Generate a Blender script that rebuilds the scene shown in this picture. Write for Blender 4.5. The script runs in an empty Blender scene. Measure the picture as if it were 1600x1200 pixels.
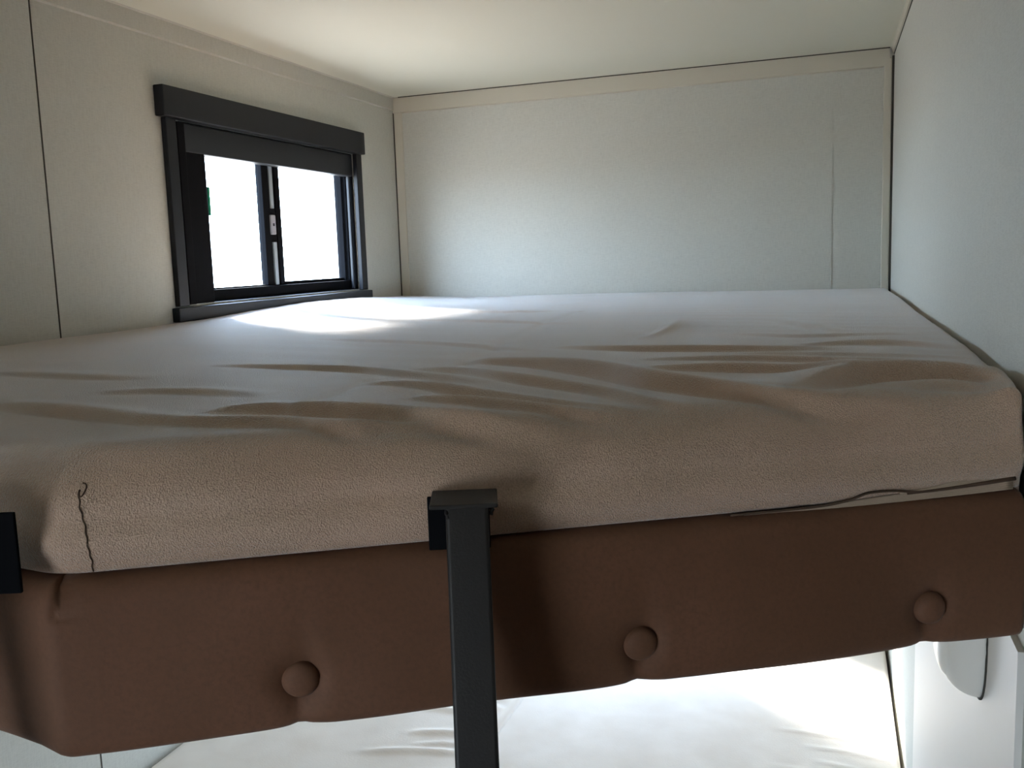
import bpy, bmesh, math
import numpy as np
from mathutils import Vector, Matrix

# ------------------------------------------------------------------ camera, sky, sun, exposure
# lengths below are in decimetres measured from the camera's foot point; EYE is the eye height in metres
EYE = 1.52
S = 0.1
def W(x, y, z):
    return Vector((x * S, y * S, EYE + z * S))

scene = bpy.context.scene
cam_data = bpy.data.cameras.new('camera')
cam = bpy.data.objects.new('camera', cam_data)
scene.collection.objects.link(cam)
right = Vector((0.94984, 0.310905, -0.033777))
up = Vector((-0.008909, 0.134863, 0.990824))
fwd = Vector((-0.312608, 0.940824, -0.130868))
M = Matrix((right, up, -fwd)).transposed().to_4x4()
M.translation = W(0, 0, 0)
cam.matrix_world = M
cam_data.sensor_width = 36.0
cam_data.lens = 33.75
cam_data.clip_start = 0.01
scene.camera = cam

world = bpy.data.worlds.new('daylight_sky')
scene.world = world
world.use_nodes = True
wn, wl = world.node_tree.nodes, world.node_tree.links
wn.clear()
wo = wn.new('ShaderNodeOutputWorld')
bg = wn.new('ShaderNodeBackground')
tc = wn.new('ShaderNodeTexCoord')
sp = wn.new('ShaderNodeSeparateXYZ')
rp = wn.new('ShaderNodeValToRGB')
mr = wn.new('ShaderNodeMapRange')
mr.inputs['From Min'].default_value = -0.2
mr.inputs['From Max'].default_value = 1.0
wl.new(tc.outputs['Generated'], sp.inputs[0])
wl.new(sp.outputs['Z'], mr.inputs['Value'])
wl.new(mr.outputs[0], rp.inputs[0])
rp.color_ramp.elements[0].position = 0.0
rp.color_ramp.elements[0].color = (0.74, 0.89, 1.0, 1)
rp.color_ramp.elements[1].position = 0.9
rp.color_ramp.elements[1].color = (0.42, 0.62, 1.0, 1)
wl.new(rp.outputs[0], bg.inputs['Color'])
SKY = 23.0
bg.inputs['Strength'].default_value = SKY
wl.new(bg.outputs[0], wo.inputs['Surface'])

sun_data = bpy.data.lights.new('sun', 'SUN')
sun_data.energy = 22.0
sun_data.angle = math.radians(8.0)
sun_data.color = (1.0, 0.96, 0.90)
sun = bpy.data.objects.new('sun', sun_data)
scene.collection.objects.link(sun)
sun_dir = Vector((1.30, -1.05, -0.88)).normalized()
sun.rotation_euler = sun_dir.to_track_quat('-Z', 'Y').to_euler()
sun.location = W(-40, 50, 40)

def portal(name, centre, normal, w, h):
    # daylight portal filling a window opening (guides sampling of the sky, gives off no light itself)
    d = bpy.data.lights.new(name, 'AREA')
    d.shape = 'RECTANGLE'; d.size = w * S; d.size_y = h * S
    d.cycles.is_portal = True
    o = bpy.data.objects.new(name, d)
    scene.collection.objects.link(o)
    o.location = W(*centre)
    o.rotation_euler = Vector(normal).to_track_quat('-Z', 'Z').to_euler()
    return o
portal('window_portal', (-11.85, 18.4, 1.0), (1, 0, 0), 6.8, 3.4)
portal('window_portal', (-5.2, 24.9, -5.9), (0, -1, 0), 5.9, 6.1)
portal('window_portal', (-7.0, -12.75, -5.25), (0, 1, 0), 7.7, 8.2)

vs = scene.view_settings
vs.view_transform = 'Standard'; vs.look = 'None'
vs.exposure = 0.28; vs.gamma = 1.0
vs.use_curve_mapping = False
scene.cycles.max_bounces = 14
scene.cycles.diffuse_bounces = 8
scene.cycles.transparent_max_bounces = 12
scene.cycles.use_denoising = True
scene.cycles.sample_clamp_indirect = 12.0

# ------------------------------------------------------------------ helpers
def tag(o, label=None, cat=None, group=None, kind=None):
    if label: o['label'] = label
    if cat: o['category'] = cat
    if group: o['group'] = group
    if kind: o['kind'] = kind
    return o

def empty(name, loc, label=None, cat=None):
    o = bpy.data.objects.new(name, None)
    o.empty_display_size = 0.05
    scene.collection.objects.link(o)
    o.location = W(*loc)
    return tag(o, label, cat)

def link_mesh(name, verts, faces, material, parent=None, smooth=False, struct=False, bevel=0.0, seg=2, origin=None):
    """verts in decimetres (world); one mesh object, its origin at the parent (or at origin)"""
    if parent is not None:
        base = parent.matrix_world.translation.copy() if parent.matrix_world.translation.length else parent.location.copy()
    p = parent; base = Vector((0, 0, 0))
    while p is not None:
        base += p.location; p = p.parent
    off = Vector((0, 0, 0))
    if origin is not None:
        off = W(*origin) - base
    me = bpy.data.meshes.new(name)
    V = [(v[0] * S - base.x - off.x, v[1] * S - base.y - off.y, EYE + v[2] * S - base.z - off.z) for v in verts]
    me.from_pydata(V, [], faces)
    me.validate()
    bm = bmesh.new(); bm.from_mesh(me)
    bmesh.ops.recalc_face_normals(bm, faces=bm.faces)
    bm.to_mesh(me); bm.free()
    if material: me.materials.append(material)
    if smooth:
        for f in me.polygons: f.use_smooth = True
    o = bpy.data.objects.new(name, me)
    scene.collection.objects.link(o)
    o.location = off
    if parent is not None: o.parent = parent
    if bevel:
        b = o.modifiers.new('bevel', 'BEVEL'); b.width = bevel * S; b.segments = seg; b.limit_method = 'ANGLE'
        for f in me.polygons: f.use_smooth = True
        wnm = o.modifiers.new('wn', 'WEIGHTED_NORMAL'); wnm.keep_sharp = True
    if struct: o['kind'] = 'structure'
    return o

def box_vf(x0, x1, y0, y1, z0, z1, V, F):
    n = len(V)
    V += [(x0, y0, z0), (x1, y0, z0), (x1, y1, z0), (x0, y1, z0), (x0, y0, z1), (x1, y0, z1), (x1, y1, z1), (x0, y1, z1)]
    F += [tuple(n + i for i in f) for f in ((0, 3, 2, 1), (4, 5, 6, 7), (0, 1, 5, 4), (1, 2, 6, 5), (2, 3, 7, 6), (3, 0, 4, 7))]

def boxes(name, lst, material, parent=None, **k):
    V, F = [], []
    for b in lst: box_vf(*b, V, F)
    return link_mesh(name, V, F, material, parent, **k)

def obox_vf(c, ax, ay, az, V, F):
    """box with centre c and half-axis vectors"""
    c, ax, ay, az = map(Vector, (c, ax, ay, az)); n = len(V)
    for sz in (-1, 1):
        for sx, sy in ((-1, -1), (1, -1), (1, 1), (-1, 1)):
            V.append(tuple(c + ax * sx + ay * sy + az * sz))
    F += [tuple(n + i for i in f) for f in ((0, 3, 2, 1), (4, 5, 6, 7), (0, 1, 5, 4), (1, 2, 6, 5), (2, 3, 7, 6), (3, 0, 4, 7))]

def tube_vf(pts, r, V, F, n=8, cap=True):
    pts = [Vector(p) for p in pts]; m = len(pts); b0 = len(V)
    ref = Vector((0, 0, 1))
    for i, p in enumerate(pts):
        t = (pts[min(i + 1, m - 1)] - pts[max(i - 1, 0)]).normalized()
        a = t.cross(ref)
        if a.length < 1e-4: a = t.cross(Vector((1, 0, 0)))
        a.normalize(); b = t.cross(a)
        rr = r(i / (m - 1)) if callable(r) else r
        for k in range(n):
            q = 2 * math.pi * k / n
            V.append(tuple(p + a * rr * math.cos(q) + b * rr * math.sin(q)))
    for i in range(m - 1):
        for k in range(n):
            F.append((b0 + i * n + k, b0 + i * n + (k + 1) % n, b0 + (i + 1) * n + (k + 1) % n, b0 + (i + 1) * n + k))
    if cap:
        F.append(tuple(b0 + k for k in range(n))); F.append(tuple(b0 + (m - 1) * n + k for k in range(n)))

def smoothline(pts, n=12):
    """Catmull-Rom through pts"""
    P = [np.array(p, float) for p in pts]; P = [2 * P[0] - P[1]] + P + [2 * P[-1] - P[-2]]
    out = []
    for i in range(1, len(P) - 2):
        for k in range(n):
            t = k / n
            out.append(0.5 * ((2 * P[i]) + (-P[i-1] + P[i+1]) * t + (2*P[i-1] - 5*P[i] + 4*P[i+1] - P[i+2]) * t*t + (-P[i-1] + 3*P[i] - 3*P[i+1] + P[i+2]) * t**3))
    out.append(P[-2])
    return out

# ------------------------------------------------------------------ materials
def srgb(r, g, b):
    f = lambda c: c / 12.92 if c <= 0.04045 else ((c + 0.055) / 1.055) ** 2.4
    return (f(r / 255), f(g / 255), f(b / 255), 1)

def mat(name, col, rough=0.6, bump=None, var=None, sheen=0.0, metallic=0.0, spec=0.5, sheen_tint=None):
    """bump = list of (kind, scale vector, strength, distance in metres); var = (second colour, scale vector, contrast)"""
    m = bpy.data.materials.new(name); m.use_nodes = True
    N, L = m.node_tree.nodes, m.node_tree.links
    p = N['Principled BSDF']
    p.inputs['Base Color'].default_value = col
    p.inputs['Roughness'].default_value = rough
    p.inputs['Metallic'].default_value = metallic
    p.inputs['Specular IOR Level'].default_value = spec
    if sheen:
        p.inputs['Sheen Weight'].default_value = sheen
        p.inputs['Sheen Roughness'].default_value = 0.32
        if sheen_tint: p.inputs['Sheen Tint'].default_value = sheen_tint
    g = N.new('ShaderNodeNewGeometry')
    def tex(kind, sc, detail=3.0):
        mp = N.new('ShaderNodeMapping'); mp.inputs['Scale'].default_value = sc
        L.new(g.outputs['Position'], mp.inputs['Vector'])
        if kind == 'noise':
            t = N.new('ShaderNodeTexNoise'); t.inputs['Scale'].default_value = 1.0; t.inputs['Detail'].default_value = detail
            L.new(mp.outputs[0], t.inputs['Vector']); return t.outputs['Fac']
        if kind == 'voronoi':
            t = N.new('ShaderNodeTexVoronoi'); t.inputs['Scale'].default_value = 1.0
            L.new(mp.outputs[0], t.inputs['Vector']); return t.outputs['Distance']
    if var:
        facs = []
        for (c2, sc, lo, hi) in (var if isinstance(var, list) else [var]):
            f = tex('noise', sc)
            r = N.new('ShaderNodeMapRange'); r.inputs['From Min'].default_value = lo; r.inputs['From Max'].default_value = hi
            L.new(f, r.inputs['Value'])
            facs.append((c2, r.outputs[0]))
        prev = None
        for c2, f in facs:
            mx = N.new('ShaderNodeMix'); mx.data_type = 'RGBA'
            if prev is None: mx.inputs['A'].default_value = col
            else: L.new(prev, mx.inputs['A'])
            mx.inputs['B'].default_value = c2
            L.new(f, mx.inputs['Factor']); prev = mx.outputs['Result']
        L.new(prev, p.inputs['Base Color'])
    if bump:
        prev = None
        for kind, sc, st, dist in bump:
            f = tex(kind, sc)
            b = N.new('ShaderNodeBump'); b.inputs['Strength'].default_value = st; b.inputs['Distance'].default_value = dist
            L.new(f, b.inputs['Height'])
            if prev is not None: L.new(prev, b.inputs['Normal'])
            prev = b.outputs[0]
        L.new(prev, p.inputs['Normal'])
    return m

M_wall = mat('linen_wallboard', (0.545, 0.545, 0.50, 1), 0.75,
             bump=[('noise', (160, 160, 900), 0.35, 0.0006), ('noise', (700, 700, 60), 0.35, 0.0006)],
             var=[((0.47, 0.47, 0.43, 1), (120, 120, 900), 0.35, 0.75), ((0.575, 0.575, 0.525, 1), (700, 700, 50), 0.4, 0.8)])
M_ceil = mat('ceiling_panel', (0.67, 0.685, 0.60, 1), 0.7, bump=[('noise', (300, 300, 300), 0.08, 0.0005)])
M_trim = mat('cream_trim', (0.54, 0.51, 0.43, 1), 0.55, bump=[('noise', (80, 80, 80), 0.1, 0.0005)])
M_gap = mat('dark_joint', (0.05, 0.045, 0.035, 1), 0.9)
M_vel = mat('taupe_velour', (0.62, 0.445, 0.325, 1), 0.60,
            bump=[('voronoi', (900, 900, 900), 0.5, 0.0010), ('noise', (1400, 700, 700), 0.8, 0.0011)],
            var=[((0.45, 0.31, 0.22, 1), (900, 900, 900), 0.42, 0.7), ((0.63, 0.43, 0.31, 1), (9, 9, 9), 0.45, 0.75)],
            sheen=1.0, spec=0.9, sheen_tint=(0.88, 0.96, 1.0, 1))
M_suede = mat('brown_suede', (0.150, 0.070, 0.038, 1), 0.72,
              bump=[('noise', (450, 450, 450), 0.25, 0.0005), ('noise', (30, 30, 30), 0.25, 0.002)],
              var=[((0.175, 0.080, 0.045, 1), (16, 16, 16), 0.4, 0.7), ((0.13, 0.062, 0.035, 1), (300, 300, 300), 0.4, 0.8)],
              sheen=0.12, spec=0.3)
M_binding = mat('beige_ribbed_binding', (0.46, 0.36, 0.27, 1), 0.9, bump=[('noise', (700, 700, 700), 0.4, 0.0006)])
M_black = mat('black_window_frame', (0.0035, 0.0045, 0.0075, 1), 0.5, spec=0.35, bump=[('noise', (900, 900, 900), 0.05, 0.0003)])
M_black2 = mat('black_shade_cassette', (0.008, 0.010, 0.014, 1), 0.5, spec=0.4)
M_matte = mat('matte_black_seal', (0.004, 0.0045, 0.006, 1), 0.9, spec=0.1)
M_strip = mat('grey_seal_and_glint', (0.33, 0.38, 0.42, 1), 0.3)  # pale grey of the sash strip and of the drawn frame reflection
M_latch = mat('pale_grey_latch', (0.33, 0.34, 0.38, 1), 0.4)
M_green = mat('green_sticker', (0.01, 0.30, 0.16, 1), 0.5)
M_metal = mat('black_powder_coat', (0.020, 0.018, 0.017, 1), 0.55, spec=0.4, bump=[('noise', (700, 700, 700), 0.25, 0.0006)])
M_ply = mat('bunk_plywood', (0.45, 0.36, 0.25, 1), 0.8, var=((0.34, 0.26, 0.17, 1), (6, 90, 90), 0.35, 0.7))
M_sheet = mat('pale_bed_cover', (0.84, 0.79, 0.73, 1), 0.9, bump=[('noise', (300, 300, 300), 0.25, 0.001)],
              var=((0.76, 0.70, 0.63, 1), (12, 12, 12), 0.35, 0.75), sheen=0.1)
M_white = mat('glossy_white_plastic', (0.74, 0.71, 0.65, 1), 0.28)
M_panel = mat('smooth_white_panel', (0.70, 0.67, 0.63, 1), 0.5, bump=[('noise', (40, 40, 40), 0.08, 0.002)])
M_floor = mat('brown_plank_floor', (0.20, 0.125, 0.075, 1), 0.5, var=((0.13, 0.08, 0.045, 1), (6, 70, 1), 0.35, 0.7))
M_ground = mat('pale_gravel', (0.52, 0.41, 0.30, 1), 0.95, var=((0.44, 0.34, 0.25, 1), (3, 3, 3), 0.35, 0.7))

def glass():
    m = bpy.data.materials.new('window_glass'); m.use_nodes = True
    N, L = m.node_tree.nodes, m.node_tree.links; N.clear()
    o = N.new('ShaderNodeOutputMaterial'); t = N.new('ShaderNodeBsdfTransparent'); gl = N.new('ShaderNodeBsdfGlossy')
    gl.inputs['Roughness'].default_value = 0.02
    t.inputs['Color'].default_value = (0.95, 0.97, 0.97, 1)
    fr = N.new('ShaderNodeFresnel'); fr.inputs['IOR'].default_value = 1.3
    mx = N.new('ShaderNodeMixShader')
    L.new(fr.outputs[0], mx.inputs[0]); L.new(t.outputs[0], mx.inputs[1]); L.new(gl.outputs[0], mx.inputs[2])
    L.new(mx.outputs[0], o.inputs['Surface'])
    return m
M_glass = glass()
M_wood = mat('cabinet_wood', (0.26, 0.17, 0.11, 1), 0.5, var=((0.18, 0.11, 0.07, 1), (60, 60, 3), 0.35, 0.7))

# ------------------------------------------------------------------ the room shell
XL, XR, YB, ZC, ZF = -11.14, 1.37, 24.2, 4.38, -15.2
YF, XO = -12.0, 12.0
def ceil_z(x): return 4.325 + (x - XL) / (XR - XL) * 0.10 if x < XR else 4.425

def wall_holes(name, axis, pos, thick, u0, u1, v0, v1, holes, m):
    """slab perpendicular to X or Y with window openings; holes = (u0,u1,v0,v1)"""
    us = sorted({u0, u1, *[h[0] for h in holes], *[h[1] for h in holes]})
    vv = sorted({v0, v1, *[h[2] for h in holes], *[h[3] for h in holes]})
    def solid(i, j):
        if i < 0 or j < 0 or i >= len(us) - 1 or j >= len(vv) - 1: return False
        cu, cv_ = (us[i] + us[i+1]) / 2, (vv[j] + vv[j+1]) / 2
        return not any(h[0] < cu < h[1] and h[2] < cv_ < h[3] for h in holes)
    V, F, idx = [], [], {}
    def v(u, w, side):
        k = (u, w, side)
        if k not in idx:
            idx[k] = len(V); d = pos + (thick if side else 0)
            V.append((d, u, w) if axis == 'x' else (u, d, w))
        return idx[k]
    for i in range(len(us) - 1):
        for j in range(len(vv) - 1):
            if not solid(i, j): continue
            a, b, c, d = us[i], us[i+1], vv[j], vv[j+1]
            for s in (0, 1): F.append((v(a, c, s), v(b, c, s), v(b, d, s), v(a, d, s)))
            if not solid(i-1, j): F.append((v(a, c, 0), v(a, d, 0), v(a, d, 1), v(a, c, 1)))
            if not solid(i+1, j): F.append((v(b, c, 0), v(b, d, 0), v(b, d, 1), v(b, c, 1)))
            if not solid(i, j-1): F.append((v(a, c, 0), v(b, c, 0), v(b, c, 1), v(a, c, 1)))
            if not solid(i, j+1): F.append((v(a, d, 0), v(b, d, 0), v(b, d, 1), v(a, d, 1)))
    return link_mesh(name, V, F, m, struct=True)

H1 = (15.0, 21.8, -0.66, 2.66)
H2 = (-8.1, -2.4, -8.9, -3.3)
H3 = (-10.6, -4.0, -9.0, -1.4)  # opening added behind the viewer to let in front fill
wall_holes('wall_left', 'x', XL, -0.7, YF, YB + 0.7, ZF - 0.3, 4.9, [H1], M_wall)
wall_holes('wall_back', 'y', YB, 0.7, XL, XO, ZF - 0.3, 4.9, [H2], M_wall)
boxes('wall_right', [(XR, 1.8, 6.5, YB, ZF, 4.42), (1.8, XO, 6.5, 6.9, ZF, 4.42)], M_wall, struct=True)
wall_holes('wall_front', 'y', YF, -0.7, XL, XO, ZF - 0.3, 4.9, [H3], M_wood)
boxes('wall_outer', [(XO, XO + 0.7, YF - 0.7, YB + 0.7, ZF - 0.3, 4.9)], M_wood, struct=True)
boxes('floor', [(XL, XO, YF, YB, ZF - 0.3, ZF)], M_floor, struct=True)
# ceiling follows the slight cross fall of the roof
V = [(XL, YF, ceil_z(XL)), (XR, YF, 4.425), (XO, YF, 4.425), (XO, YB, 4.425), (XR, YB, 4.425), (XL, YB, ceil_z(XL))]
V += [(x, y, z + 0.45) for x, y, z in V]
F = [(0, 1, 4, 5), (1, 2, 3, 4), (6, 11, 10, 7), (7, 10, 9, 8), (0, 6, 7, 1), (1, 7, 8, 2), (2, 8, 9, 3), (3, 9, 10, 4), (4, 10, 11, 5), (5, 11, 6, 0)]
link_mesh('ceiling', V, F, M_ceil, struct=True)
g = boxes('ground', [(-600, 600, -600, 600, -24.0, -23.0)], M_ground, struct=True)

# ceiling and corner mouldings
def prism(name, prof, axis, a, b, m, zfun=None):
    V, F = [], []; n = len(prof)
    for t in (a, b):
        for p, q in prof:
            V.append((p, t, q) if axis == 'y' else (t, p, q + (zfun(t) if zfun else 0)))
    for k in range(n): F.append((k, (k + 1) % n, n + (k + 1) % n, n + k))
    F.append(tuple(range(n))); F.append(tuple(range(n, 2 * n)))
    return link_mesh(name, V, F, m, struct=True)
prism('trim_1', [(YB, -0.42), (YB - 0.06, -0.40), (YB - 0.07, -0.02), (YB - 0.03, -0.001), (YB, -0.001)], 'x', XL + 0.02, XR - 0.10, M_trim, ceil_z)
prism('trim_2', [(XL, 3.98), (XL + 0.05, 4.0), (XL + 0.06, 4.30), (XL + 0.10, 4.325), (XL, 4.325)], 'y', YF, YB - 0.08, M_wall)
prism('trim_3', [(XR, 4.30), (XR - 0.04, 4.31), (XR - 0.07, 4.42), (XR, 4.424)], 'y', 6.5, YB - 0.02, M_trim)
prism('trim_12', [(XR, 4.275), (XR - 0.012, 4.275), (XR - 0.012, 4.298), (XR, 4.298)], 'y', 6.5, YB - 0.02, M_gap)
boxes('trim_4', [(XL + 0.03, XL + 0.27, YB - 0.04, YB, -1.5, 3.95)], M_trim, struct=True, bevel=0.02)
boxes('trim_5', [(XR - 0.22, XR - 0.05, YB - 0.06, YB, -1.5, 4.2)], M_trim, struct=True, bevel=0.02)
boxes('trim_6', [(XR - 0.05, XR, YB - 0.05, YB - 0.0, -1.5, 4.24)], M_gap, struct=True)
boxes('trim_7', [(XL, XL + 0.03, YB - 0.03, YB, -1.5, 3.98)], M_gap, struct=True)
# shadow gap between ceiling and back moulding, wall-board joints
prism('trim_8', [(YB - 0.085, -0.022), (YB - 0.085, 0.0), (YB - 0.02, 0.0), (YB - 0.02, -0.022)], 'x', XL + 0.2, XR - 0.1, M_gap, ceil_z)
boxes('trim_9', [(XL, XL + 0.006, 11.74, 11.765, ZF, 3.98)], M_gap, struct=True)
boxes('trim_10', [(XL, XL + 0.015, 12.35, 13.2, -8.5, 3.98)][:0] + [(-0.35, 0.05, YB - 0.012, YB, -1.5, 4.0)], M_wall, struct=True)
# lower part of the partition: a smooth moulded panel with a rounded rear edge
def moulded():
    V, F = [], []; ring = []
    x0, x1 = XR - 0.05, XR
    pts = [(x1, 7.4), (x0, 7.4), (x0, 15.3)]
    for k in range(1, 9):
        a = k / 8 * math.pi / 2
        pts.append((x1 - 0.05 * math.cos(a), 15.3 + 0.35 * math.sin(a)))
    for z in (ZF, -2.95):
        for p in pts: V.append((p[0], p[1], z))
    n = len(pts)
    for k in range(n): F.append((k, (k + 1) % n, n + (k + 1) % n, n + k))
    F.append(tuple(range(n))); F.append(tuple(range(n, 2 * n)))
    return link_mesh('trim_11', V, F, M_panel, struct=True, smooth=False)
moulded()

# ------------------------------------------------------------------ windows
def pane(name, axis, pos, u0, u1, v0, v1, parent):
    V = [(pos, u0, v0), (pos, u1, v0), (pos, u1, v1), (pos, u0, v1)] if axis == 'x' else [(u0, pos, v0), (u1, pos, v0), (u1, pos, v1), (u0, pos, v1)]
    return link_mesh(name, V, [(0, 1, 2, 3)], M_glass, parent)

w1 = bpy.data.objects.new('window_1', None); scene.collection.objects.link(w1); w1.location = W(XL, 18.4, -0.9)
tag(w1, 'black framed two-pane sliding window above the upper mattress on the left wall', None, kind='structure')
boxes('head_casing', [(XL, XL + 0.20, 14.38, 22.03, 2.64, 3.17)], M_black, w1, bevel=0.02)
boxes('side_casing', [(XL, XL + 0.11, 14.52, 14.80, -0.68, 2.64)], M_black, w1, bevel=0.015)
boxes('side_casing', [(XL, XL + 0.11, 21.70, 21.98, -0.68, 2.64)], M_black, w1, bevel=0.015)
boxes('sill', [(XL, XL + 0.16, 14.42, 22.12, -0.95, -0.70), (XL - 0.3, XL, 15.01, 21.79, -0.70, -0.655)], M_black, w1, bevel=0.02)
fr = boxes('frame', [(-11.62, -11.17, 15.04, 15.76, -0.66, 2.64), (-11.62, -11.2, 21.72, 21.79, -0.66, 2.64),
                (-11.62, -11.18, 15.76, 21.72, 2.56, 2.64),
                (-11.62, -11.36, 15.76, 21.72, -0.66, -0.43), (-11.62, -11.45, 15.76, 16.17, -0.44, 2.2),
                (-11.62, -11.42, 21.56, 21.60, -0.43, 2.2), (-11.62, -11.34, 21.64, 21.72, -0.43, 2.2)], M_matte, w1, bevel=0.02)
boxes('frame_glint', [(-11.40, -11.365, 15.5, 21.6, -0.62, -0.585)], M_strip, fr, bevel=0.01)  # pale strip standing in for a line of light reflected along the frame
boxes('shade_cassette', [(-11.42, -11.16, 15.05, 21.72, 2.10, 2.62)], M_black2, w1, bevel=0.03)
boxes('shade_track', [(-11.20, -11.03, 14.82, 15.03, -0.66, 2.60)], M_matte, w1, bevel=0.02)
boxes('shade_track', [(-11.30, -11.22, 21.60, 21.66, -0.64, 2.2)], M_black2, w1, bevel=0.02)
sash = boxes('sash', [(-11.60, -11.44, 18.08, 18.34, -0.43, 2.15), (-11.56, -11.44, 16.19, 18.1, -0.46, -0.40), (-11.56, -11.46, 18.62, 18.80, -0.43, 2.15),
                      (-11.56, -11.48, 18.8, 21.56, -0.46, -0.36)], M_matte, w1, bevel=0.015)
boxes('sash_strip', [(-11.52, -11.455, 18.40, 18.52, 1.22, 2.13), (-11.52, -11.455, 18.42, 18.54, -0.42, 0.50)], M_strip, sash, bevel=0.008)
boxes('sash_seal', [(-11.56, -11.50, 18.34, 18.62, -0.43, 2.15)], M_matte, sash)
lt = boxes('latch', [(-11.46, -11.40, 18.28, 18.47, 0.66, 1.08)], M_latch, sash, bevel=0.02)
V, F = [], []; obox_vf((-11.398, 18.375, 0.87), (0.004, 0, 0), (0, 0.035, 0), (0, 0, 0.03), V, F)
link_mesh('latch_screw', V, F, M_black, lt, bevel=0.01)
boxes('green_tab', [(-11.49, -11.45, 16.19, 16.245, 1.0, 1.55)], M_green, fr, bevel=0.01)
pane('glass', 'x', -11.53, 16.15, 18.12, -0.45, 2.2, w1)
pane('glass', 'x', -11.55, 18.75, 21.56, -0.45, 2.2, w1)

def plain_window(name, axis, pos, din, h, label):
    u0, u1, v0, v1 = h; t = 0.35
    r = bpy.data.objects.new(name, None); scene.collection.objects.link(r)
    r.location = W(pos, (u0 + u1) / 2, v0) if axis == 'x' else W((u0 + u1) / 2, pos, v0)
    tag(r, label, None, kind='structure')
    a, b = sorted((pos + din * 0.12, pos - din * 0.5))
    def bb(p0, p1, q0, q1): return (a, b, p0, p1, q0, q1) if axis == 'x' else (p0, p1, a, b, q0, q1)
    boxes('frame', [bb(u0 - 0.2, u0 + t, v0 - 0.2, v1 + 0.2), bb(u1 - t, u1 + 0.2, v0 - 0.2, v1 + 0.2),
                    bb(u0 + t, u1 - t, v0 - 0.2, v0 + t), bb(u0 + t, u1 - t, v1 - t, v1 + 0.2)], M_black, r)
    pane('glass', axis, pos - din * 0.3, u0 + t - .02, u1 - t + .02, v0 + t - .02, v1 - t + .02, r)
    return r
plain_window('sun_patch_window', 'y', YB, -1, H2, 'unseen black framed window added in the back wall to throw sun on the lower bed')  # unseen window, added and sized to throw the lower sun patch
plain_window('fill_window', 'y', YF, 1, H3, 'large black framed window added in the unseen wall behind the viewer for fill light')  # added out of view, its daylight fills the bunk front

# ------------------------------------------------------------------ upper bunk: padded rail, deck
A = np.array([-4.201, 4.149]); UC = np.array([0.8660, 0.5]); NC = np.array([0.5, -0.8660])
def ch(s, o, z):
    """point on the slanted front of the bunk: s along it from the corner, o outwards"""
    p = A + UC * s + NC * o
    return (p[0], p[1], z)

bunk = empty('bunk_platform', (-4.5, 14, -2.8), 'upper bunk platform fixed between the walls, edged with a brown suede rail with round buttons', 'bunk bed')
LW = np.array([XL, 5.30])
def rail_path(inset=0.0, step=0.045):
    u1 = (A - LW) / np.linalg.norm(A - LW); n1 = np.array([u1[1], -u1[0]])
    E_ = A + UC * 6.40
    pts = []
    L1 = np.linalg.norm(A - LW); r = 0.16
    for t in np.arange(0, L1 - r, 0.08): pts.append((LW + u1 * t, n1, -(L1 - t)))
    a0 = math.atan2(n1[1], n1[0]); a1 = math.atan2(NC[1], NC[0])
    half = (a1 - a0) / 2
    d = r / math.cos(half)
    bis = (n1 + NC) / np.linalg.norm(n1 + NC)
    c = A - bis * d
    rr = r
    for k in range(0, 9):
        a = a0 + (a1 - a0) * k / 8; nn = np.array([math.cos(a), math.sin(a)])
        pts.append((c + nn * rr, nn, (k - 4) * 0.02))
    for t in np.arange(r, 6.40, step): pts.append((A + UC * t, NC, t))
    pts.append((E_, NC, 6.40))
    return pts
BUT = [(1.365, -2.513), (3.547, -2.545), (5.685, -2.540)]
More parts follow.
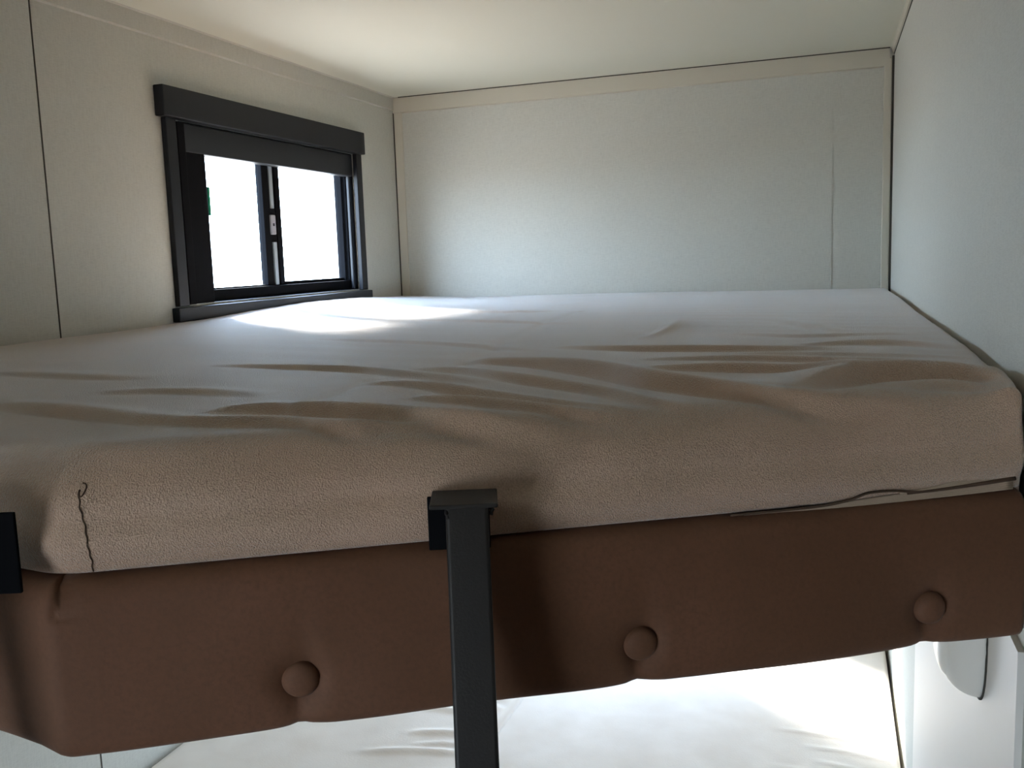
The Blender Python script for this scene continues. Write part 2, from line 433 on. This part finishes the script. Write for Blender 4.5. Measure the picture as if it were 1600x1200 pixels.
def rail_mesh():
    prof = [(-0.24, -2.72), (-0.24, -1.80), (-0.225, -1.765), (-0.19, -1.75), (-0.15, -1.75), (-0.10, -1.757), (-0.06, -1.775), (-0.03, -1.805), (-0.01, -1.85)]
    z = -1.90
    while z > -2.70: prof.append((0.0, z)); z -= 0.025
    prof += [(-0.002, -2.74), (-0.012, -2.775), (-0.03, -2.802), (-0.055, -2.82), (-0.10, -2.828), (-0.20, -2.825)]
    path = rail_path(); V, F = [], []
    n = len(prof)
    for (p, nn, s) in path:
        for k, (o, z) in enumerate(prof):
            oo, zz = o, z
            w = 1.0 if o > -0.13 else 0.0
            if s > 0.1:
                for bs, bz in BUT:
                    ds, dz = s - bs, z - bz; r = math.hypot(ds, dz)
                    oo -= w * (0.085 * math.exp(-(r / 0.13) ** 2) + 0.035 * math.exp(-(r / 0.34) ** 2))
                    # pulled creases running up and down from the button
                    up_ = math.exp(-((ds - 0.05 + 0.10 * (dz - 0.1)) / 0.06) ** 2) * math.exp(-max(dz, 0) / 0.22) * (1 if dz > 0 else 0)
                    dn = math.exp(-((ds + 0.02) / 0.05) ** 2) * (1 if dz < 0 else 0)
                    ridge = math.exp(-((ds - 0.16) / 0.07) ** 2) * math.exp(-abs(dz) / 0.25)
                    oo += w * (-0.030 * up_ - 0.032 * dn + 0.014 * ridge)
                    if z < -2.74: zz += 0.014 * math.exp(-(ds / 0.14) ** 2)
            oo += w * (0.012 * math.sin(s * 1.7 + 0.6) + 0.008 * math.sin(s * 4.1 + z * 2.0) + 0.018 * math.sin(max(0.0, min(1.0, (z + 2.8) / 1.0)) * math.pi))
            # mitred tuck in the cover at the top of the corner
            if z > -1.95 and -0.6 < s < 0.6:
                oo -= w * 0.03 * math.exp(-((s - 0.05 - (z + 1.9) * 0.6) / 0.035) ** 2)
                zz -= 0.03 * math.exp(-((s - 0.05 - (o + .1) * 0.4) / 0.04) ** 2) * (1 if o > -0.2 else 0)
            if s < -0.10: zz += 0.02 if z < -2.6 else 0.0
            V.append((p[0] + nn[0] * oo, p[1] + nn[1] * oo, zz))
    m = len(path)
    for i in range(m - 1):
        for k in range(n):
            F.append((i * n + k, i * n + (k + 1) % n, (i + 1) * n + (k + 1) % n, (i + 1) * n + k))
    F.append(tuple(range(n))); F.append(tuple((m - 1) * n + k for k in range(n)))
    return link_mesh('padded_rail', V, F, M_suede, bunk, smooth=True)
rail = rail_mesh()
def button(s, z):
    V, F = [], []; R_ = 0.118; nseg = 32
    prof = [(0.0, 0.058), (0.3, 0.056), (0.55, 0.050), (0.75, 0.040), (0.90, 0.022), (0.98, 0.0), (1.0, -0.02), (0.97, -0.045), (0.8, -0.06)]
    c = Vector(ch(s, -0.055, z)); ex = Vector((UC[0], UC[1], 0)); ez = Vector((0, 0, 1)); en = Vector((NC[0], NC[1], 0))
    for j, (r, h) in enumerate(prof):
        for k in range(nseg):
            a = 2 * math.pi * k / nseg
            V.append(tuple(c + ex * (R_ * r * math.cos(a)) + ez * (R_ * r * math.sin(a)) + en * h))
    for j in range(len(prof) - 1):
        for k in range(nseg): F.append((j*nseg+k, j*nseg+(k+1) % nseg, (j+1)*nseg+(k+1) % nseg, (j+1)*nseg+k))
    F.append(tuple((len(prof)-1)*nseg + k for k in range(nseg)))
    return link_mesh('button', V, F, M_suede, rail, smooth=True)
for b in BUT: button(*b)
# deck board under the mattress
def in_poly(gap_w, gap_f, z0, z1, name, m, parent):
    P = [(XL + gap_w, 5.30 + gap_f), (A[0] + 0.0, A[1] + gap_f * 1.15), (XR - gap_w, 7.34 + gap_f * 1.15), (XR - gap_w, YB - gap_w), (XL + gap_w, YB - gap_w)]
    V = [(x, y, z0) for x, y in P] + [(x, y, z1) for x, y in P]; n = 5
    F = [tuple(range(n)), tuple(range(n, 2*n))] + [(k, (k+1) % n, n + (k+1) % n, n + k) for k in range(n)]
    return link_mesh(name, V, F, m, parent)
in_poly(0.01, 0.26, -2.70, -2.30, 'deck_board', M_ply, bunk)

# ------------------------------------------------------------------ upper mattress with its wrinkled cover
RIDGES = [
    ([(-2.89, 10.35), (-1.81, 9.97), (-0.95, 9.88), (0.03, 9.93)], 0.03, 0.22, 0.1),
    ([(-0.34, 10.19), (0.35, 10.44), (0.82, 10.29), (1.18, 9.88)], 0.022, 0.2, 0.1),
    ([(-1.69, 8.95), (-0.81, 9.07), (0.03, 8.97), (0.66, 8.88), (1.25, 8.63)], 0.022, 0.16, 0.09),
    ([(-0.85, 9.51), (0.03, 9.47), (0.86, 9.35), (1.25, 9.19)], 0.012, 0.1, 0.08),
    ([(-1.5, 8.24), (-1.02, 8.32), (-0.48, 8.29), (0.03, 8.12), (0.25, 8.01)], 0.035, 0.25, 0.08),
    ([(-0.26, 7.18), (-0.02, 7.71), (0.27, 8.05), (0.66, 8.16), (0.98, 8.14), (1.2, 7.94), (1.32, 7.68)], 0.075, 0.45, 0.11),
    ([(-3.39, 8.93), (-2.9, 8.76), (-2.37, 8.46), (-1.79, 8.01), (-1.33, 7.57), (-0.79, 7.24), (-0.36, 7.03), (-0.01, 7.03), (0.29, 7.15), (0.67, 7.29)], 0.06, 0.38, 0.11),
    ([(-3.68, 8.22), (-3.17, 8.09), (-2.53, 7.62), (-2.05, 7.31), (-1.57, 7.0), (-1.22, 6.7), (-0.84, 6.53)], 0.03, 0.16, 0.09),
    ([(-3.72, 7.13), (-3.26, 7.14), (-2.43, 6.7), (-1.87, 6.47), (-1.38, 6.35), (-1.16, 6.31)], 0.026, 0.16, 0.08),
    ([(-2.97, 6.51), (-2.43, 6.43), (-1.79, 6.21), (-1.48, 6.22), (-1.19, 6.25)], 0.03, 0.16, 0.08),
    ([(-6.04, 8.37), (-5.08, 8.28), (-4.22, 8.1), (-3.53, 7.75), (-2.65, 7.32)], 0.024, 0.2, 0.09),
    ([(-6.27, 5.91), (-5.51, 5.71), (-4.67, 5.48), (-4.28, 5.39)], 0.032, 0.25, 0.1),
    ([(-4.57, 5.42), (-3.95, 5.42), (-3.48, 5.47), (-3.04, 5.44), (-2.72, 5.44)], 0.026, 0.2, 0.08),
    ([(-4.23, 5.83), (-3.75, 5.9), (-3.18, 5.88), (-2.62, 5.82), (-2.13, 5.84), (-1.64, 5.96)], 0.05, 0.28, 0.1),
    ([(-3.2, 5.39), (-2.88, 5.5), (-2.51, 5.68), (-1.95, 5.84)], 0.018, 0.14, 0.08),
    ([(-4.57, 4.55), (-4.01, 4.67), (-3.58, 4.9), (-3.26, 5.11), (-2.95, 5.27)], 0.02, 0.25, 0.15),
    ([(-6.78, 11.58), (-5.22, 11.11), (-3.74, 10.38), (-2.81, 9.79)], 0.016, 0.22, 0.1),
    ([(-6.77, 14.98), (-5.14, 14.29), (-3.52, 13.66)], 0.016, 0.3, 0.12),
    ([(-7.07, 17.45), (-5.51, 16.72), (-4.58, 16.87)], 0.02, 0.3, 0.14),
    ([(-2.1, 14.21), (-2.01, 12.46), (-2.05, 11.09)], 0.022, 0.12, 0.12),
    ([(-0.65, 14.22), (-0.27, 12.98), (0.11, 11.95)], 0.02, 0.2, 0.12),
    ([(-1.06, 11.88), (-0.31, 11.3), (0.59, 11.56), (0.97, 11.36)], 0.014, 0.2, 0.12),
    ([(-8.23, 7.8), (-6.91, 7.45), (-5.91, 7.31)], 0.016, 0.3, 0.1),
    ([(-5.88, 6.53), (-5.0, 6.65), (-4.16, 6.47)], 0.014, 0.2, 0.1),
    ([(0.39, 7.51), (0.71, 7.7), (1.02, 7.73), (1.23, 7.7)], 0.02, 0.15, 0.15),
    ([(1.21, 7.85), (1.29, 7.56), (1.26, 7.2)], 0.02, 0.2, 0.2),
]
CREASES = [
    ([(-4.21, 16.6), (-4.07, 13.86), (-3.79, 11.46), (-3.48, 9.54), (-3.32, 8.38)], -0.018, 0.1),
    ([(-3.71, 7.29), (-3.63, 6.53), (-3.66, 5.85)], -0.014, 0.08),
    ([(-4.82, 20.44), (-5.33, 18.68), (-5.3, 14.73)], 0.012, 0.12),
]

def seg_dist(px, py, pts):
    """distance to a polyline, and the fraction along it"""
    best = np.full(px.shape, 1e9); frac = np.zeros(px.shape); side = np.zeros(px.shape)
    P = np.array(pts); L = np.hypot(*(P[1:] - P[:-1]).T); T = np.concatenate([[0], np.cumsum(L)]); tot = T[-1]
    for i in range(len(P) - 1):
        d = P[i+1] - P[i]; l2 = d @ d
        t = np.clip(((px - P[i][0]) * d[0] + (py - P[i][1]) * d[1]) / l2, 0, 1)
        qx, qy = px - (P[i][0] + t * d[0]), py - (P[i][1] + t * d[1])
        dd = np.hypot(qx, qy); m = dd < best
        best = np.where(m, dd, best); frac = np.where(m, (T[i] + t * L[i]) / tot, frac)
        side = np.where(m, np.sign(d[0] * qy - d[1] * qx), side)
    return best, frac, side

def height(px, py):
    h = np.zeros(px.shape)
    for pts, amp, wf, wn_ in RIDGES:
        amp = amp * 1.55; wn_ = wn_ * 0.8; wf = wf * 0.8
        d, f, s = seg_dist(px, py, smoothline([np.array(p) for p in pts], 5))
        if pts[0][0] > pts[-1][0]: s = -s
        w = np.where(s > 0, wf, wn_)          # gentle far flank, steep near flank
        env = np.clip(np.sin(np.pi * np.clip(f, 0.0, 1.0)), 0, 1) ** 0.6
        h += amp * env * np.exp(-(d / w) ** 2)
        h -= amp * 0.45 * env * np.where(s < 0, 1, 0) * np.exp(-((d - 1.9 * wn_) / (1.1 * wn_)) ** 2)
    for pts, amp, w in CREASES:
        d, f, s = seg_dist(px, py, pts)
        h += amp * np.exp(-(d / w) ** 2)
    h += 0.006 * np.sin(px * 1.3 + 0.8 * py) * np.sin(py * 1.9 - 0.4 * px)
    h += 0.010 * np.sin(px * 0.6 + 1.0) * np.sin(py * 0.7 + 0.5)
    h += 0.0035 * np.sin(py * 9 + 1.2 * np.sin(px * 1.1) + px * 1.5) * (0.5 + 0.5 * np.sin(px * 0.9 + py * 0.6))
    # the cover rides up a little against the window wall
    h += 0.17 * np.exp(-((px - XL) / 1.3) ** 2) * np.exp(-((py - 19.5) / 4.5) ** 2)
    return h

def mattress_mesh():
    uL = (A - LW) / np.linalg.norm(A - LW)
    ins = 0.10
    # outline, counter-clockwise, with per-corner rounding
    x0, x1, y1 = XL + 0.04, XR - 0.06, YB - 0.04
    nL = np.array([uL[1], -uL[0]])
    def y_side(x): return LW[1] + (x - LW[0]) * uL[1] / uL[0] + ins
    # intersection of the inset side edge and inset slanted edge
    Pc = A - (nL + NC) / (1 + nL @ NC) * ins
    yr = (A - NC * ins)[1] + (x1 - (A - NC * ins)[0]) * UC[1] / UC[0]
    corners = [(np.array([x0, y_side(x0)]), 0.3), (Pc, 0.50), (np.array([x1, yr]), 0.12), (np.array([x1, y1]), 0.15), (np.array([x0, y1]), 0.15)]
    steps = [0.07, 0.024, 0.06, 0.09, 0.09]
    out = []
    nC = len(corners)
    for i in range(nC):
        c, r = corners[i]; p = corners[i-1][0]; q = corners[(i+1) % nC][0]
        d0 = (c - p) / np.linalg.norm(c - p); d1 = (q - c) / np.linalg.norm(q - c)
        ang = math.acos(np.clip(d0 @ d1, -1, 1)); tl = r * math.tan(ang / 2)
        a, b = c - d0 * tl, c + d1 * tl
        n0 = np.array([d0[1], -d0[0]]); cen = a - n0 * r
        k0 = math.atan2(n0[1], n0[0])
        for k in range(9):
            t = k0 + ang * k / 8; nn = np.array([math.cos(t), math.sin(t)])
            out.append((cen + nn * r, nn))
        # straight run to the next corner
        c2, r2 = corners[(i+1) % nC]; q2 = corners[(i+2) % nC][0]
        d2 = (q2 - c2) / np.linalg.norm(q2 - c2)
        tl2 = r2 * math.tan(math.acos(np.clip(d1 @ d2, -1, 1)) / 2)
        e = c2 - d1 * tl2; Ls = np.linalg.norm(e - b); m = max(2, int(Ls / steps[i]))
        n1 = np.array([d1[1], -d1[0]])
        for k in range(1, m): out.append((b + (e - b) * k / m, n1))
    P = np.array([o[0] for o in out]); Nn = np.array([o[1] for o in out])
    nb = len(P)
    front = np.clip(-Nn[:, 1] * 1.25, 0, 1)          # 1 on the open front edges
    rw = np.minimum(0.10 + 0.35 * front, 0.08 + 0.45 * np.minimum(np.abs(P[:, 0] - x1) + 0.02, np.abs(P[:, 0] - x0) + 0.05))                               # how far the rounding reaches inwards
    rh = 0.10 + 0.25 * front
    rings = []
    top, bot = -1.0, -2.28
    def ring(off, z): rings.append((P + Nn * off[:, None] if isinstance(off, np.ndarray) else P + Nn * off, z))
    for t in np.linspace(0, 1, 44):
        z = bot + (top - rh - bot) * t
        bulge = 0.06 * front * np.sin(np.pi * np.clip((z + 1.75) / (top - rh + 1.75), 0, 1)) ** 2
        tuck = -0.17 * front * np.clip((-1.735 - z) / 0.04, 0, 1)
        ring(bulge + tuck, z)
    for a in np.linspace(0, np.pi / 2, 40)[1:]:
        off = -rw * (1 - np.cos(a)); z = top - rh * (1 - np.sin(a))
        ring(off, z)
    X = np.array([r[0][:, 0] for r in rings]); Y = np.array([r[0][:, 1] for r in rings]); Z = np.array([r[1] * np.ones(nb) for r in rings])
    # interior rings towards the middle
    C = np.array([-4.6, 14.5]); last = rings[-1][0]
    fs = 1 - np.linspace(0, 1, 231)[1:] ** 1.15
    Xi = C[0] + (last[None, :, 0] - C[0]) * fs[:-1, None]; Yi = C[1] + (last[None, :, 1] - C[1]) * fs[:-1, None]
    X = np.vstack([X, Xi]); Y = np.vstack([Y, Yi]); Z = np.vstack([Z, np.full(Xi.shape, top)])
    H = height(X, Y)
    d1_ = -((X - A[0]) * NC[0] + (Y - A[1]) * NC[1]); d2_ = -((X - A[0]) * nL[0] + (Y - A[1]) * nL[1])
    dfr = -np.log(np.exp(-1.5 * d1_) + np.exp(-1.5 * d2_)) / 1.5 - 0.1
    H = H - 0.06 * np.clip(1 - dfr / 3, 0, 1) ** 2
    wz = np.clip((Z - (-1.72)) / 0.62, 0, 1); wz = wz * wz * (3 - 2 * wz)
    Z = Z + H * wz
    # soft ripples of the cover on the upright faces
    sidew = np.clip((-1.08 - Z) / 0.15, 0, 1) * np.clip((Z + 1.72) / 0.3, 0, 1)
    s = (X - A[0]) * UC[0] + (Y - A[1]) * UC[1]
    rip = 0.016 * np.sin(s * 1.9 + 0.5) + 0.008 * np.sin(s * 5.3 + Z * 3)
    Nx = np.zeros(X.shape); Ny = np.zeros(X.shape); nr = len(rings)
    Nx[:nr] = Nn[:, 0]; Ny[:nr] = Nn[:, 1]
    X = X + Nx * rip * sidew * front[None, :]; Y = Y + Ny * rip * sidew * front[None, :]
    # right end of the front edge lifts off the rail slightly
    verts = np.stack([X, Y, Z], -1).reshape(-1, 3).tolist()
    R_ = X.shape[0]
    F = []
    for i in range(R_ - 1):
        b0, b1 = i * nb, (i + 1) * nb
        for k in range(nb):
            k2 = (k + 1) % nb
            F.append((b0 + k, b0 + k2, b1 + k2, b1 + k))
    verts.append((C[0], C[1], float(Z[-1].mean()))); ci = len(verts) - 1
    for k in range(nb): F.append(((R_-1)*nb + k, (R_-1)*nb + (k+1) % nb, ci))
    F.append(tuple(range(nb)))
    return verts, F
mv, mf = mattress_mesh()
matt = link_mesh('mattress', mv, mf, M_vel, None, smooth=True, origin=(-4.6, 14.5, -2.28))
tag(matt, 'taupe velour covered mattress, wrinkled, on the upper bunk in front of the window', 'mattress')
# corner seam in the cover
V, F = [], []
from mathutils.bvhtree import BVHTree
bvh = BVHTree.FromPolygons([Vector(v) for v in mv], [f for f in mf if len(f) < 5])
cs = []
for s_, z_ in smoothline([(0.205, -1.215), (0.222, -1.225), (0.215, -1.27), (0.195, -1.285), (0.186, -1.25), (0.190, -1.32), (0.200, -1.38), (0.222, -1.48), (0.232, -1.58), (0.236, -1.66), (0.228, -1.73)], 7):
    s_ += 0.0035 * math.sin(z_ * 90)
    hit = bvh.ray_cast(Vector(ch(s_, 0.6, z_)), Vector((-NC[0], -NC[1], 0)))
    if hit[0] is not None: cs.append(tuple(hit[0] + Vector((NC[0], NC[1], 0)) * 0.003))
tube_vf(cs, 0.0045, V, F, 6)
M_thread_gap = mat('dark_thread_and_gap', (0.09, 0.055, 0.035, 1), 0.9)
link_mesh('seam', V, F, M_thread_gap, matt, smooth=True)
# ribbed binding, loose thread and dark gap strip where the cover ends at the right
V, F = [], []
for j in range(5):
    tube_vf(smoothline([ch(4.3 + 0.1 * j, -0.10, -1.755), ch(5.2, -0.09, -1.752 + 0.006 * j), ch(5.8, -0.085, -1.745 + 0.013 * j), ch(6.34, -0.09, -1.735 + 0.016 * j)], 8), 0.013, V, F, 6)
for j in range(3):
    tube_vf(smoothline([ch(5.45 + 0.1 * j, -0.085, -1.70 + 0.004 * j), ch(5.9, -0.075, -1.672 + 0.012 * j), ch(6.34, -0.085, -1.645 + 0.014 * j)], 8), 0.010, V, F, 6)
link_mesh('binding', V, F, M_binding, matt, smooth=True)
V, F = [], []
tube_vf(smoothline([ch(4.2, -0.085, -1.745), ch(4.8, -0.08, -1.74), ch(5.05, -0.075, -1.715), ch(5.2, -0.07, -1.675), ch(5.38, -0.07, -1.675), ch(5.55, -0.07, -1.695), ch(5.7, -0.07, -1.70), ch(6.0, -0.065, -1.68), ch(6.35, -0.07, -1.67)], 8), 0.009, V, F, 6)
tube_vf(smoothline([ch(5.5, -0.08, -1.705), ch(5.9, -0.075, -1.69), ch(6.35, -0.08, -1.665)], 8), lambda t: 0.010 + 0.008 * t, V, F, 6)  # dark tube standing in for the shaded gap between mattress and rail
link_mesh('thread_and_gap_shade', V, F, M_thread_gap, matt, smooth=True)

# ------------------------------------------------------------------ bunk ladder: two leaning square rails hooked over the padded rail
lad = empty('ladder', (A[0], A[1] - 2.6, ZF), 'black metal bunk ladder of square tube hooked over the brown padded rail', 'ladder')
def rail_pt(s, z, ds=0.0):
    k = (-1.42 - z)
    return Vector(ch(s - 0.035 * k * ds, 0.185 + 0.235 * k, z))
def ladder_side(s, ztop, ds, lip=0.0):
    zb = ZF + 0.02
    a, b = rail_pt(s, ztop, ds), rail_pt(s, zb, ds)
    ax = (b - a).normalized(); ex = Vector((0.928, 0.372, 0)); ex = (ex - ax * ex.dot(ax)).normalized(); en = ax.cross(ex).normalized()
    V, F = [], []
    obox_vf((a + b) / 2, ex * 0.125, en * 0.125, ax * ((b - a).length / 2), V, F)
    r = link_mesh('rail', V, F, M_metal, lad, bevel=0.025, seg=3)
    V, F = [], []
    exh = Vector((0.94, 0.342, 0)); enh = Vector((0.342, -0.94, 0))
    obox_vf(Vector(ch(s - 0.005 + lip * 0.35, 0.135, ztop + 0.015)), exh * (0.20 + lip * 0.35), enh * 0.185, Vector((0, 0, 0.014)), V, F)
    link_mesh('hook_plate', V, F, M_metal, r, bevel=0.008)
    V, F = [], []
    lh = (ztop + 1.775) / 2
    obox_vf(Vector(ch(s - 0.02 + lip, -0.015, ztop - lh)), exh * (0.19 + lip * 0.2), enh * 0.014, Vector((0, 0, lh)), V, F)
    link_mesh('hook_lip', V, F, M_matte, r, bevel=0.006)
    V, F = [], []
    for sg in (-1, 1):
        tube_vf([Vector(ch(s + sg * 0.125, 0.26, ztop)), Vector(ch(s + sg * 0.135, 0.30, ztop - 0.02)), Vector(ch(s + sg * 0.125, 0.30, ztop - 0.05))], 0.014, V, F, 6)
    link_mesh('weld_bead', V, F, M_metal, r, smooth=True)
    V, F = [], []
    obox_vf(b + Vector((0, 0, 0.06)), ex * 0.15, Vector((NC[0], NC[1], 0)) * 0.17, Vector((0, 0, 0.08)), V, F)
    link_mesh('rubber_foot', V, F, M_black, r, bevel=0.02)
    return r
ladder_side(2.395, -1.44, 1.0)
ladder_side(-0.74, -1.31, 1.0, 0.38)
z = -4.3
while z > ZF + 1.5:
    a, b = rail_pt(-0.74, z, 1.0), rail_pt(2.395, z, 1.0)
    V, F = [], []; obox_vf((a + b) / 2, (b - a) / 2, Vector((NC[0], NC[1], 0)) * 0.22, Vector((0, 0, 0.06)), V, F)
    link_mesh('rung', V, F, M_metal, lad, bevel=0.02)
    z -= 2.7

# ------------------------------------------------------------------ lower bed
def low_z(x, y):
    t = (x - XL) / (XR - XL)
    return -8.45 - 0.77 * t
def lower_mattress():
    nx, ny = 300, 260; V, F = [], []
    xs = np.linspace(XL + 0.05, XR - 0.07, nx); 
    X = np.zeros((ny, nx)); Y = np.zeros((ny, nx))
    yf = np.where(xs < A[0], 6.3 - (xs - XL) * 0.16, 5.2 + (xs - A[0]) * 0.577)
    for i, x in enumerate(xs):
        X[:, i] = x; Y[:, i] = np.linspace(yf[i] , YB - 0.06, ny)
    Z = low_z(X, Y)
    rng = [((-8.2, 12.6), (-5.95, 13.6), .045, .09), ((-7.6, 13.6), (-5.95, 14.3), .05, .08), ((-8.0, 14.4), (-5.95, 15.0), .05, .08), ((-7.4, 15.3), (-5.95, 15.7), .05, .08), ((-8.2, 16.2), (-5.95, 16.4), .05, .1),
           ((-7.5, 17.2), (-5.95, 17.2), .06, .1), ((-8.6, 18.2), (-6.1, 18.3), .06, .16), ((-7.2, 14.9), (-6.0, 15.3), .035, .05), ((-6.9, 16.8), (-5.95, 16.8), .04, .06)]
    for k in range(9):
        yy = 15.6 + k * 0.45
        rng.append(((-0.5 + 0.5 * math.sin(k * 2.3), yy), (1.2, yy + 0.15 * math.sin(k * 1.7)), 0.022, 0.055))
    for a, b, am, w in rng:
        d, f, s = seg_dist(X, Y, [a, ((a[0]+b[0])/2, (a[1]+b[1])/2 + .08), b])
        Z = Z + am * np.exp(-(d / w) ** 2) * np.clip(np.sin(np.pi * np.clip(f, 0.03, 0.97)) * 1.5, 0, 1)
    Z = Z - 0.16 * np.exp(-((X + 5.87) / 0.05) ** 2)        # seam between the two cushions
    Z = Z + 0.05 * np.sin(X * 0.9) * np.sin(Y * 0.6)
    # rounded border
    def edge(d, r): return np.where(d < r, r * (1 - np.sqrt(np.clip(1 - (1 - d / r) ** 2, 0, 1))), 0)
    Z = Z - edge(X - X.min(), 0.25) - edge(X.max() - X, 0.06) - edge(Y - yf[None, :], 0.4) - edge(Y.max() - Y, 0.2)
    V = np.stack([X, Y, Z], -1).reshape(-1, 3).tolist()
    for j in range(ny - 1):
        for i in range(nx - 1): F.append((j*nx+i, j*nx+i+1, (j+1)*nx+i+1, (j+1)*nx+i))
    loop = [i for i in range(nx)] + [j*nx + nx-1 for j in range(1, ny)] + [(ny-1)*nx + i for i in range(nx-2, -1, -1)] + [j*nx for j in range(ny-2, 0, -1)]
    b0 = len(V)
    for k in loop: V.append((V[k][0], V[k][1], -10.6))
    m = len(loop)
    for k in range(m): F.append((loop[k], loop[(k+1) % m], b0 + (k+1) % m, b0 + k))
    F.append(tuple(b0 + k for k in range(m)))
    return V, F
V, F = lower_mattress()
lm = link_mesh('mattress', V, F, M_sheet, None, smooth=True, origin=(-4.6, 14.5, -10.6))
tag(lm, 'pale beige covered mattress of the lower bed, partly in bright sunlight', 'mattress')
P = [(XL + 0.04, 6.3), (A[0], 5.2), (XR - 0.14, 8.42), (XR - 0.14, YB - 0.02), (XL + 0.04, YB - 0.02)]
V = [(x, y, -10.6) for x, y in P] + [(x, y, ZF) for x, y in P]
F = [tuple(range(5)), tuple(range(5, 10))] + [(k, (k+1) % 5, 5 + (k+1) % 5, 5 + k) for k in range(5)]
lb = link_mesh('bed_base', V, F, M_ply, None, origin=(-4.6, 14.5, ZF))
tag(lb, 'boxed wooden base carrying the lower bed', 'bed base')

# ------------------------------------------------------------------ white rounded fixture on the partition under the bunk
def fixture():
    root = empty('wall_lamp', (XR - 0.05, 9.3, -3.6), 'white rounded plastic wall light on the right wall just under the bunk rail', 'wall light')
    def shell(name, yc, zc, ry, rz, x_out, x_in, ex, m, parent):
        V, F = [], []; ns, nr = 48, 14
        prof = [(1.0, 0.0)] + [(math.cos(a) ** 0.45 if a < 1.57 else 0.0, math.sin(a)) for a in np.linspace(0.08, math.pi / 2, nr)]
        for (k, h) in prof:
            for j in range(ns):
                a = 2 * math.pi * j / ns; c, s_ = math.cos(a), math.sin(a)
                y = yc + ry * k * math.copysign(abs(c) ** (2 / ex), c); z_ = zc + rz * k * math.copysign(abs(s_) ** (2 / ex), s_)
                V.append((x_in + (x_out - x_in) * h, y, z_))
        n = len(prof)
        for i in range(n - 1):
            for j in range(ns): F.append((i*ns+j, i*ns+(j+1) % ns, (i+1)*ns+(j+1) % ns, (i+1)*ns+j))
        F.append(tuple(range(ns)))
        return link_mesh(name, V, F, m, parent, smooth=True)
    x = XR - 0.05
    shell('backplate', 9.30, -3.42, 0.60, 0.67, x - 0.33, x, 2.6, M_white, root)
    shell('diffuser', 9.34, -3.38, 0.50, 0.58, x - 0.37, x - 0.22, 2.6, M_white, root)
    V, F = [], []
    ring = [(x - 0.004, 9.30 + 0.61 * math.copysign(abs(math.cos(a)) ** (2/2.6), math.cos(a)), -3.42 + 0.68 * math.copysign(abs(math.sin(a)) ** (2/2.6), math.sin(a))) for a in np.linspace(0, 2*math.pi, 49)]
    tube_vf(ring, 0.012, V, F, 6, cap=False)
    link_mesh('gasket', V, F, M_gap, root, smooth=True)
fixture()
